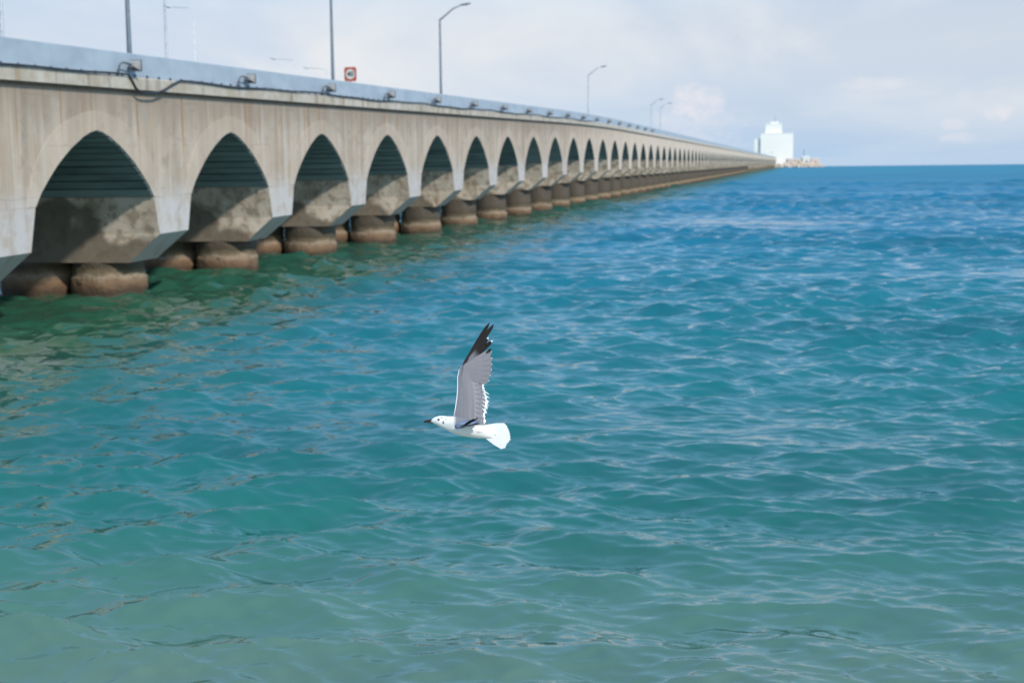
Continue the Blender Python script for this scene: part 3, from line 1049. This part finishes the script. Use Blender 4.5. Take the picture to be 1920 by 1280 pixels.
def rrect(wd, hh, rad, y, zc0, y2, n=6):
    mb = MB()
    pts = []
    for cx, cz, a0 in ((wd - rad, hh - rad, 0), (-wd + rad, hh - rad, 90), (-wd + rad, -hh + rad, 180), (wd - rad, -hh + rad, 270)):
        for j in range(n + 1):
            t = R(a0 + 90 * j / n)
            pts.append((cx + rad * math.cos(t), cz + rad * math.sin(t)))
    f = [(p[0], y, p[1] + zc0) for p in pts]
    b = [(p[0], y2, p[1] + zc0) for p in pts]
    mb.quad(f)
    mb.quad(b)
    for i in range(len(f)):
        j = (i + 1) % len(f)
        mb.quad([f[i], f[j], b[j], b[i]])
    return mb


pl = link('panel', rrect(0.35, 0.39, 0.12, -0.02, zc_, 0.0).mesh('panel'), M_RED, sign)
link('face', rrect(0.25, 0.27, 0.24, -0.026, zc_, -0.021).mesh('face'), M_SWH, pl)
cu = bpy.data.curves.new('number', 'FONT')
cu.body = '40'
cu.size = 0.38
cu.align_x = 'CENTER'
cu.align_y = 'CENTER'
cu.extrude = 0.002
cu.offset = 0.008
to = bpy.data.objects.new('number_tmp', cu)
col.objects.link(to)
bpy.context.view_layer.update()
tm = bpy.data.meshes.new_from_object(to.evaluated_get(bpy.context.evaluated_depsgraph_get()))
bpy.data.objects.remove(to)
nb = link('number', tm, M_BLK, pl)
nb.rotation_euler = (R(90), 0, 0)
nb.location = (0, -0.034, zc_)
tag(sign, 'red bordered speed limit sign standing above the parapet', 'sign')

# ------------------------------------------------------------------ far terminal: rocks, white building, sheds
M_WHITE = simple('white_render', (0.93, 0.90, 0.84), 0.8, 0, 0.01, 0.05)
M_WINP = simple('pale_window', (0.86, 0.85, 0.82), 0.4, 0, 0.03)
M_WIN = simple('dark_window', (0.12, 0.13, 0.15), 0.3)
M_CREAM = simple('cream_render', (0.62, 0.52, 0.42), 0.8, 0, 0.06, 0.1)
M_PINK = simple('pale_pink_render', (0.68, 0.55, 0.50), 0.8, 0, 0.06, 0.1)


def rock_mat():
    m, t, bs = mat('pale_rock')
    ge = t.new('ShaderNodeNewGeometry')
    n1 = t.noise(ge.outputs['Position'], 0.5, 5)
    ob = t.new('ShaderNodeObjectInfo')
    c = t.mix(ob.outputs['Random'], (0.50, 0.40, 0.31), (0.66, 0.55, 0.45))
    c = t.mix(t.smooth(n1, 0.5, 0.7, 0, 0.5), c, (0.30, 0.23, 0.17))
    t.set(bs.inputs['Base Color'], c)
    bs.inputs['Roughness'].default_value = 0.95
    return m


M_ROCK = rock_mat()
ZI = 1760.0


def sea_z(p):
    return -(p.x ** 2 + p.y ** 2) / (2 * WR)


isl = at(1500, 313, ZI)
iz = sea_z(isl)
island = empty('rock_island', (isl.x, isl.y, iz))
tag(island, 'low bank of pale boulders at the far end of the viaduct', 'rock bank')
mpp = ZI / F                                        # metres to a photo pixel out there
mb = MB()
prof = [(-30, 3.0), (-24, 5.5), (-10, 6.0), (2, 7.0), (14, 8.0), (23, 6.0), (31, -1.5)]
for (x0, h0), (x1, h1) in zip(prof, prof[1:]):
    fr = [(x0, -7, -2), (x1, -7, -2), (x1, -2, h1 * .7), (x0, -2, h0 * .7)]
    mb.quad(fr)
    mb.quad([(x0, -2, h0 * .7), (x1, -2, h1 * .7), (x1, 60, h1 * .7), (x0, 60, h0 * .7)])
    mb.quad([(x0, 60, -2), (x1, 60, -2), (x1, 60, h1 * .7), (x0, 60, h0 * .7)])
link('bank', mb.mesh('bank'), M_ROCK, island)
rme = []
for v_ in range(5):
    bm = bmesh.new()
    bmesh.ops.create_icosphere(bm, subdivisions=1, radius=1.0)
    rv = random.Random(v_)
    for vv in bm.verts:
        vv.co *= rv.uniform(0.7, 1.2)
        vv.co.z *= 0.75
    me = bpy.data.meshes.new('boulder')
    bm.to_mesh(me)
    bm.free()
    me.materials.append(M_ROCK)
    rme.append(me)
rv = random.Random(11)
for i in range(110):
    x = rv.uniform(-30, 29)
    y = rv.uniform(-8.5, 2)
    hh = np.interp(x, [p[0] for p in prof], [p[1] for p in prof]) * 0.75
    z = max(-0.3, hh * (y + 8.5) / 9.0)
    o = link('boulder', rme[i % 5], None, island)
    sc = rv.uniform(1.0, 2.4)
    o.location = (x, y, z)
    o.scale = (sc, sc, sc * 0.8)
    o.rotation_euler = (rv.uniform(0, 6), rv.uniform(0, 1), rv.uniform(0, 6))

ZB = 1800.0
mb_ = ZB / F
bpos = at(1451, 313, ZB)
bz = sea_z(bpos)
bld = empty('white_building', (bpos.x, bpos.y, bz), -math.atan2(bpos.x, bpos.y) + R(1))
tag(bld, 'tall stepped white terminal building at the end of the viaduct', 'building')


def pz(y):
    return at(1451, y, ZB).z - bz


def pxm(x):
    return (x - 1451) * mb_


def block(name, x0, x1, ytop, ydep0, ydep1, ybot=None, m=M_WHITE, parent=None):
    z0 = -1.0 if ybot is None else pz(ybot)
    mb = MB().box((pxm(x0), ydep0, z0), (pxm(x1), ydep1, pz(ytop)))
    mb.box((pxm(x0) - 0.35, ydep0 - 0.35, pz(ytop)), (pxm(x1) + 0.35, ydep1 + 0.35, pz(ytop) + 0.7))
    return link(name, mb.mesh(name), m, parent or bld)


main = block('main_block', 1426, 1486, 250.5, 0, 26)
wing = block('side_wing', 1414.5, 1425.6, 260.5, 3, 22)
tower = block('roof_tower', 1435, 1465, 233, 4, 20, 249.4)
cap = block('tower_cap', 1444, 1459, 229.5, 7, 16, 232)
link('mast', MB().tube([(pxm(1453), 11, pz(230)), (pxm(1453), 11, pz(219))], 0.45, 8).mesh('mast'), M_POLE2, bld)
for (ws, dd, z_list, xs) in ((main, 0, (262, 270, 278, 286), (1433, 1440, 1447, 1454, 1461, 1468, 1475)), (wing, 3, (270, 278, 286), (1418, 1422)),
                             (tower, 4, (240,), (1440, 1450, 1460))):
    for yy_ in z_list:
        for x_ in xs:
            z = pz(yy_)
            x = pxm(x_)
            dark = (x_, yy_) in ((1447, 286),)
            link('window', MB().box((x - 0.8, dd - 0.12, z - 0.5), (x + 0.8, dd - 0.02, z + 0.5)).mesh('window'), M_WIN if dark else M_WINP, ws)
for (x0, x1, yt, m_, lb) in ((1476, 1488, 296.5, M_PINK, 'low pinkish shed beside the white building'),
                             (1489, 1503, 298, M_CREAM, 'long low cream shed in the middle of the rock bank'),
                             (1504, 1518, 293, M_SWH, 'small white house standing highest on the rock bank'),
                             (1520, 1536, 297, M_PINK, 'pale pink shed nearest the seaward tip of the rock bank')):
    c = at((x0 + x1) / 2, 305, ZI + 15)
    e = empty('shed', (c.x, c.y, iz + 2.0))
    hw = (x1 - x0) / 2 * mpp
    hz = at(1500, yt, ZI + 15).z - (iz + 2.0)
    link('wall', MB().box((-hw, -4, 0), (hw, 8, hz * 0.8)).mesh('wall'), m_, e)
    mb = MB()
    p = [(-hw - 0.3, -4.4, hz * 0.8), (hw + 0.3, -4.4, hz * 0.8), (hw + 0.3, 8.4, hz * 0.8), (-hw - 0.3, 8.4, hz * 0.8)]
    a_, b_ = (-hw - 0.3, 2, hz), (hw + 0.3, 2, hz)
    mb.quad(p)
    mb.quad([p[0], p[1], b_, a_])
    mb.quad([p[3], p[2], b_, a_])
    mb.quad([p[0], a_, p[3]])
    mb.quad([p[1], b_, p[2]])
    link('roof', mb.mesh('roof'), m_, e)
    link('door', MB().box((-1.0, -4.1, 0), (1.0, -4.02, hz * 0.55)).mesh('door'), M_WIN, e)
    tag(e, lb, 'shed', 'sheds on the rock bank')
c = at(1507, 300, ZI + 20)
ms = empty('mast', (c.x, c.y, iz + 3))
link('pole', MB().tube([(0, 0, 0), (0, 0, at(1507, 283, ZI + 20).z - iz - 3)], [0.5, 0.3], 8).mesh('pole'), M_POLE, ms)
link('lantern', MB().tube([(0, 0, at(1507, 283, ZI + 20).z - iz - 3), (0, 0, at(1507, 281, ZI + 20).z - iz - 3)], [0.6, 0.4], 8).mesh('lantern'), M_POLE, ms)
tag(ms, 'thin grey beacon mast rising behind the rock bank', 'mast')

# ------------------------------------------------------------------ the gull
ZG = 7.0
PPM = F / ZG


def feather_mat(name, c, tip=None, tipat=0.9, streak=0.16, root=None, edge_=0.2):
    m, t, bs = mat(name)
    uv = t.new('ShaderNodeUVMap', uv_map='UVMap').outputs[0]
    u, v, _ = t.sep(uv)
    n = t.noise(t.vmul(uv, (24, 3, 1)), 1.0, 3, 0.6)
    cc = t.mix(t.smooth(n, 0.3, 0.7), tuple(x * (1 - streak) for x in c), tuple(min(1, x * (1 + streak)) for x in c))
    edge = t.math('ABSOLUTE', t.math('SUBTRACT', u, 0.5))
    cc = t.mix(t.smooth(edge, 0.40, 0.5, 0.0, edge_), cc, tuple(min(1, x * 1.9 + 0.02) for x in c))
    cc = t.mix(t.smooth(edge, 0.05, 0.0, 0.0, edge_), cc, tuple(x * 0.45 for x in c))
    if root:
        cc = t.mix(t.smooth(v, 0.55, 0.3), cc, root)
    if tip:
        wob = t.math('ADD', v, t.math('MULTIPLY', t.math('SUBTRACT', n, 0.5), 0.06))
        cc = t.mix(t.smooth(wob, tipat, tipat + 0.04), cc, tip)
    t.set(bs.inputs['Base Color'], cc)
    bs.inputs['Roughness'].default_value = 0.75
    bs.inputs['Specular IOR Level'].default_value = 0.2
    return m


M_GREY = feather_mat('grey_feather', (0.205, 0.2, 0.22), (0.86, 0.85, 0.86), 0.965)
M_GREYS = feather_mat('grey_feather_long_tip', (0.205, 0.2, 0.22), (0.88, 0.87, 0.87), 0.85)
M_BLACK = feather_mat('black_feather', (0.010, 0.008, 0.008), None, root=(0.018, 0.014, 0.013))
M_BLACKT = feather_mat('black_feather_white_tip', (0.010, 0.008, 0.008), (0.85, 0.84, 0.84), 0.93, root=(0.15, 0.145, 0.17))
M_COV = feather_mat('grey_covert', (0.205, 0.2, 0.22), None)
M_TAIL = feather_mat('white_feather', (0.74, 0.735, 0.755), None, streak=0.05, edge_=0.05)


def body_mat():
    m, t, bs = mat('gull_plumage')
    tc = t.new('ShaderNodeTexCoord')
    p = tc.outputs['Object']
    x, y, z = t.sep(p)
    n = t.noise(p, 60, 4, 0.6)
    n2 = t.noise(p, 22, 4, 0.6)
    c = t.mix(t.smooth(n, 0.3, 0.7), (0.80, 0.79, 0.79), (0.88, 0.87, 0.87))
    c = t.mix(t.smooth(n2, 0.45, 0.7, 0, 0.35), c, (0.66, 0.60, 0.55))
    # grey mantle over the back, between the wings
    back = t.math('MULTIPLY', t.smooth(z, 0.004, 0.012), t.math('MULTIPLY', t.smooth(x, -0.085, -0.06), t.smooth(x, 0.088, 0.075)))
    c = t.mix(back, c, (0.215, 0.21, 0.23))
    # smudge behind the eye and grey streaks on the nape
    def spot(cx, cz, rx, rz, st, colr, c):
        u = t.math('DIVIDE', t.math('SUBTRACT', x, cx), rx)
        v = t.math('DIVIDE', t.math('SUBTRACT', z, cz), rz)
        q = t.math('ADD', t.math('MULTIPLY', u, u), t.math('MULTIPLY', v, v))
        q = t.math('ADD', q, t.math('MULTIPLY', t.math('SUBTRACT', n, 0.5), 2.5))
        return t.mix(t.smooth(q, 1.2, 0.3, 0, st), c, colr)
    c = spot((831.5 - 880) / PPM, (800 - 791.5) / PPM, 0.0055, 0.009, 0.85, (0.12, 0.11, 0.12), c)
    c = spot((828 - 880) / PPM, (800 - 783) / PPM, 0.012, 0.006, 0.5, (0.30, 0.29, 0.31), c)
    c = spot((836 - 880) / PPM, (800 - 786) / PPM, 0.008, 0.010, 0.4, (0.40, 0.39, 0.42), c)
    c = spot((899 - 880) / PPM, (800 - 810) / PPM, 0.020, 0.006, 0.5, (0.36, 0.32, 0.29), c)
    t.set(bs.inputs['Base Color'], c)
    bs.inputs['Roughness'].default_value = 0.85
    bs.inputs['Specular IOR Level'].default_value = 0.15
    bump(t, bs, n, 0.25, 0.004)
    return m


M_BODY = body_mat()
M_BILL = simple('gull_bill', (0.045, 0.016, 0.014), 0.35, 0, 0.1, 40)
M_EYE = simple('gull_eye', (0.008, 0.006, 0.006), 0.12)
M_WHF = feather_mat('white_wing_edge', (0.86, 0.85, 0.86), None, streak=0.04)

gc = at(880, 800, ZG)
# local frame of the bird: x to the right of the picture, y away from the camera, z up
gview = ray(880, 800).normalized()
gx = (CAM_M.to_3x3() @ Vector((1, 0, 0))).normalized()
gz = gx.cross(gview).normalized()
gx = gview.cross(gz).normalized()
gull = empty('gull', gc)
gull.matrix_world = Matrix.Translation(gc) @ Matrix((gx, gview, gz)).transposed().to_4x4()


def G(px, py, dep=0.0):
    """a point of the bird: photo position, and metres behind the bird's middle"""
    k = (ZG + dep) / F
    return Vector(((px - 880) * k, dep, (800 - py) * k))


# body: rings along the spine (x, top, bottom, half thickness in px)
ST = [(807.5, 787.2, 791.0, 1.6), (810, 785.2, 792.2, 3.6), (813, 783.0, 793.6, 5.2), (817, 780.8, 795.4, 6.8), (823, 779.2, 798.6, 8.2), (829, 778.8, 801.8, 8.9),
      (835, 779.6, 805.0, 9.6), (841, 780.2, 808.4, 11.5), (848, 779.8, 811.5, 14), (857, 780.0, 814.6, 16.5), (868, 781.6, 817.4, 18), (880, 784.6, 819.6, 18), (892, 788.4, 821.0, 16),
      (903, 792.4, 821.6, 13), (913, 796.0, 821.8, 10), (921, 799.0, 822.4, 6.5), (928, 802.0, 823.0, 3.0)]
mb = MB()
NB = 24
rings = []
for (x, tp, bt, hw_) in ST:
    cz, hh = (tp + bt) / 2, (bt - tp) / 2
    ring = []
    for j in range(NB):
        t = 2 * math.pi * j / NB
        q = G(x, cz - hh * math.sin(t), 0)
        q.y = hw_ / PPM * math.cos(t) * (1.0 if math.sin(t) > 0 else 0.95)
        ring.append(q)
    rings.append(ring)
for a, b in zip(rings, rings[1:]):
    for j in range(NB):
        mb.quad([a[j], a[(j + 1) % NB], b[(j + 1) % NB], b[j]])
mb.quad(rings[0])
mb.quad(rings[-1])
body = link('body', mb.mesh('body', smooth=True), M_BODY, gull)
ss_ = body.modifiers.new('sub', 'SUBSURF')
ss_.levels = ss_.render_levels = 1
# bill: upper and lower mandible
for nm, rows in (('upper_bill', [(814, 784.6, 790.0, 3.4), (806, 786.0, 790.0, 2.4), (800, 786.9, 790.4, 1.8), (796.0, 788.2, 791.4, 1.0), (794.4, 790.0, 792.0, 0.35)]),
                 ('lower_bill', [(815, 789.8, 793.6, 2.8), (806, 790.2, 793.0, 2.0), (800, 790.6, 792.6, 1.3), (796.4, 791.4, 792.2, 0.5)])):
    mb = MB()
    rg = []
    for (x, tp, bt, hw_) in rows:
        cz, hh = (tp + bt) / 2, (bt - tp) / 2
        r_ = []
        for j in range(10):
            t = 2 * math.pi * j / 10
            q = G(x, cz - hh * math.sin(t), 0)
            q.y = hw_ / PPM * math.cos(t)
            r_.append(q)
        rg.append(r_)
    for a, b in zip(rg, rg[1:]):
        for j in range(10):
            mb.quad([a[j], a[(j + 1) % 10], b[(j + 1) % 10], b[j]])
    mb.quad(rg[0])
    mb.quad(rg[-1])
    link(nm, mb.mesh(nm, smooth=True), M_BILL, gull)
for sg in (-1, 1):
    bm = bmesh.new()
    bmesh.ops.create_uvsphere(bm, u_segments=14, v_segments=10, radius=2.5 / PPM)
    me = bpy.data.meshes.new('eye')
    bm.to_mesh(me)
    bm.free()
    for p in me.polygons:
        p.use_smooth = True
    e = link('eye', me, M_EYE, gull)
    e.location = G(822.6, 786.6, 0)
    e.location.y = sg * 7.2 / PPM
    e.scale = (1.05, 0.55, 0.85)


def feather(name, base, tip, wid, m, parent, nrm, bend=0.0, tipsharp=0.35, th=0.0009, n=8, side=0.5):
    """one vane: from base to tip, its width across the plane whose normal is nrm"""
    base, tip, nrm = Vector(base), Vector(tip), Vector(nrm).normalized()
    ax = tip - base
    L = ax.length
    a = ax / L
    b = nrm.cross(a).normalized()
    nrm = a.cross(b)
    mb = MB()
    rows = []
    for i in range(n + 1):
        t = i / n
        wv = wid * min(1.0, (0.55 + 0.9 * t)) * (1 if t < 1 - tipsharp else max(0.04, math.sqrt(max(0, 1 - ((t - 1 + tipsharp) / tipsharp) ** 2))))
        c = base + a * (L * t) + nrm * (bend * L * t * t) + b * (0.0)
        rows.append((c - b * wv * side, c + b * wv * (1 - side), t))
    for (l0, r0, t0), (l1, r1, t1) in zip(rows, rows[1:]):
        m0, m1 = (l0 + r0) / 2 + nrm * th * 1.2, (l1 + r1) / 2 + nrm * th * 1.2
        mb.quad([l0, m0, m1, l1], uvs=[(0, t0), (.5, t0), (.5, t1), (0, t1)])
        mb.quad([m0, r0, r1, m1], uvs=[(.5, t0), (1, t0), (1, t1), (.5, t1)])
        d = nrm * -th
        mb.quad([l0 + d, r0 + d, r1 + d, l1 + d], uvs=[(0, t0), (1, t0), (1, t1), (0, t1)])
        mb.quad([l0, l1, l1 + d, l0 + d], uvs=[(0, t0), (0, t1), (0, t1), (0, t0)])
        mb.quad([r0, r1, r1 + d, r0 + d], uvs=[(1, t0), (1, t1), (1, t1), (1, t0)])
    return link(name, mb.mesh(name, smooth=False, weld=True), m, parent)


# tail: a fan of overlapping white feathers
tl = link('tail', MB().tube([G(914, 809), G(924, 812), G(931, 815)], [5 / PPM, 4 / PPM, 2 / PPM], 12).mesh('tail', smooth=True), M_TAIL, gull)
tl.scale = (1, 1, 1)
tips = [(951, 799.2), (953.2, 803.5), (955, 808), (956.6, 813), (957.4, 818.5), (957.6, 824), (954.6, 828.4), (950.6, 832), (949.4, 835.6), (948, 838.8)]
for i, (tx_, ty_) in enumerate(tips):
    f_ = i / (len(tips) - 1)
    b_ = G(908, 800 + 15 * f_, 0.006 - 0.0012 * i)
    t_ = G(tx_, ty_, 0.010 - 0.0018 * i)
    feather('tail_feather', b_, t_, 13 / PPM, M_TAIL, tl, (0, -1, 0), tipsharp=0.14, bend=0.0, n=8, th=0.0002)


def dep_far(py):
    """how far behind the body's middle the raised wing lies, by its height in the picture"""
    t = max(0.0, (795 - py) / 190.0)
    return 0.02 + 0.13 * t + 0.10 * t * t


def W(px, py, lift=0.0):
    return G(px, py, dep_far(py) - lift)


# raised far wing: covert surface
LE = [(851, 793), (850.5, 780), (853, 765), (856, 745), (857.2, 727), (857, 708), (860, 692.5), (867, 682), (875.6, 669), (887, 648), (897, 632)]
TE = [(905, 795), (904, 781), (903.5, 766), (903, 748), (900, 732), (896, 716), (897, 703), (898, 690), (900, 672), (902, 655), (904, 640)]
NC = 9
mb = MB()
rows = []
for (lx, ly), (tx_, ty_) in zip(LE, TE):
    row = []
    for j in range(NC + 1):
        t = j / NC
        cam_ = 0.016 * math.sin(math.pi * min(1, t * 1.15 + 0.02)) * (1 - t * 0.4)
        row.append((W(lx + (tx_ - lx) * t, ly + (ty_ - ly) * t, cam_), t))
    rows.append(row)
nr_ = len(rows)
for i in range(nr_ - 1):
    for j in range(NC):
        p = [rows[i][j][0], rows[i][j + 1][0], rows[i + 1][j + 1][0], rows[i + 1][j][0]]
        uv = [(rows[i][j][1] * 1.3, i / nr_ * 0.85), (rows[i][j + 1][1] * 1.3, i / nr_ * 0.85), (rows[i + 1][j + 1][1] * 1.3, (i + 1) / nr_ * 0.85), (rows[i + 1][j][1] * 1.3, (i + 1) / nr_ * 0.85)]
        mb.quad(p, uvs=uv)
        th_ = lambda q, t: q + Vector((0, (0.010 * (1 - t) ** 0.7 + 0.0015) if 0 < t < 1 else 0.0012, 0))
        mb.quad([th_(p[0], rows[i][j][1]), th_(p[1], rows[i][j + 1][1]), th_(p[2], rows[i + 1][j + 1][1]), th_(p[3], rows[i + 1][j][1])], uvs=uv)
wing = link('wing', mb.mesh('wing', smooth=True), M_GREY, gull)
wing['label'] = 'grey wing raised high with black tip'
edge = link('leading_edge', MB().tube([W(x + 0.6, y, 0.002) for x, y in LE[1:7]], [0.0016, 0.0018, 0.0018, 0.0018, 0.0016, 0.0012], 8).mesh('leading_edge', smooth=True), M_WHF, wing)
# secondaries, shoulder to wrist, along the trailing edge
sec_tip = [(911, 799), (911.5, 790), (910, 781), (912.5, 772), (914.5, 763), (915.5, 754), (914, 745), (911.5, 736), (908.5, 728), (908, 720), (909, 714)]
for i, (tx_, ty_) in enumerate(sec_tip):
    f_ = i / (len(sec_tip) - 1)
    bx, by = 872 + 4 * f_, 790 - 80 * f_
    feather('secondary_feather', W(bx, by, 0.006 - 0.0006 * i), W(tx_, ty_, -0.002 - 0.0004 * i), 14.5 / PPM, M_GREYS, wing, (0.1, -1, 0.1), bend=-0.02, tipsharp=0.09)
# loose wisps of down behind the trailing edge
for i, (tx_, ty_) in enumerate([(918, 738), (919, 745), (918.5, 752), (917.5, 759), (915, 766), (913.5, 773)]):
    feather('loose_feather', W(904, ty_ - 8, 0.0), W(tx_, ty_ + 2, -0.003), 2.0 / PPM, M_WHF, wing, (0.1, -1, 0.1), tipsharp=0.7, n=5)
# primaries: grey inner ones with white tips, black outer ones
prim = [((866, 708), (917.5, 713.5), 13.5, M_GREY), ((866, 704), (920, 703.5), 13.5, M_GREY), ((867, 700), (922.3, 692.5), 13.5, M_GREY), ((868, 696), (923, 682), 13.5, M_GREY),
        ((869, 692), (923.4, 671), 13.5, M_GREY), ((870, 689), (922, 658), 12.5, M_GREY), ((871, 686), (923.6, 637.5), 8.5, M_BLACKT), ((872, 683), (916, 632), 8.5, M_BLACKT),
        ((873, 680), (926.3, 606.5), 8.2, M_BLACK), ((871, 679), (918.2, 603.5), 7.6, M_BLACK), ((869.5, 681), (905, 626), 6.0, M_BLACK)]
for i, (b_, t_, wd, m_) in enumerate(prim):
    feather('primary_feather', W(*b_, lift=0.010 + 0.0010 * i), W(*t_, lift=0.004 + 0.0011 * i), wd / PPM, m_, wing, (0.1, -1, 0.1), bend=0.0, tipsharp=0.30 if i > 7 else (0.2 if i > 5 else 0.09), n=10)
for (x, y) in ((921.2, 655), (919.5, 641)):
    feather('dark_feather_tip', W(x - 9, y + 5, 0.022), W(x + 0.8, y - 1, 0.020), 5.0 / PPM, M_BLACK, wing, (0.1, -1, 0.1), tipsharp=0.4, n=5)
# near wing: held out towards the camera, hand swept back
nw_arm = [G(866, 795, -0.03), G(861, 797, -0.10), G(856.5, 799.5, -0.19), G(855, 800.5, -0.235)]
mb = MB()
sec = []
for i, (c, ch, tk) in enumerate(zip(nw_arm, (0.10, 0.095, 0.08, 0.06), (0.018, 0.019, 0.022, 0.019))):
    ring = []
    for j in range(14):
        t = 2 * math.pi * j / 14
        u = (1 - math.cos(t)) / 2                    # 0 leading .. 1 trailing
        zz = tk * math.sin(t) * (1 - u) ** 0.6 * (1.0)
        ring.append(c + Vector((ch * u - 0.008, 0.0, zz + 0.004 + 0.10 * ch * u)))
    sec.append(ring)
for a, b in zip(sec, sec[1:]):
    for j in range(14):
        mb.quad([a[j], a[(j + 1) % 14], b[(j + 1) % 14], b[j]], uvs=[(j / 14, .2), ((j + 1) / 14, .2), ((j + 1) / 14, .5), (j / 14, .5)])
mb.quad(sec[-1], uvs=[(.5, .4)] * 14)
mb.quad(sec[0], uvs=[(.5, .4)] * 14)
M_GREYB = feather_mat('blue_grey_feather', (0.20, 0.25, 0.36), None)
nwing = link('wing', mb.mesh('wing', smooth=True), M_GREYB, gull)
nwing['label'] = 'blue grey wing reaching towards the camera, dark tip swept back'
for i, (tx_, ty_, dp) in enumerate([(896.5, 784, -0.46), (892.5, 786.5, -0.44), (889, 785.5, -0.42), (885, 789, -0.40), (900, 794.5, -0.36), (897, 796, -0.33), (882, 792.5, -0.36)]):
    feather('primary_feather', G(866 + i * 0.8, 798.5 - 0.2 * i, -0.235 + 0.004 * i), G(tx_, ty_, dp), 0.020 - 0.001 * i, M_BLACK, nwing, (0.05, -0.35, 1), tipsharp=0.4, bend=0.01)
for i, (tx_, ty_, dp) in enumerate([(893, 797.5, -0.16), (895, 797.8, -0.12), (897, 798, -0.08)]):
    feather('secondary_feather', G(866 + i * 2, 797.5, -0.18 + 0.05 * i), G(tx_, ty_, dp), 0.022, M_GREYS, nwing, (0.05, -0.25, 1), tipsharp=0.3)
tag(gull, 'white and grey gull flying left low over the water', 'gull')
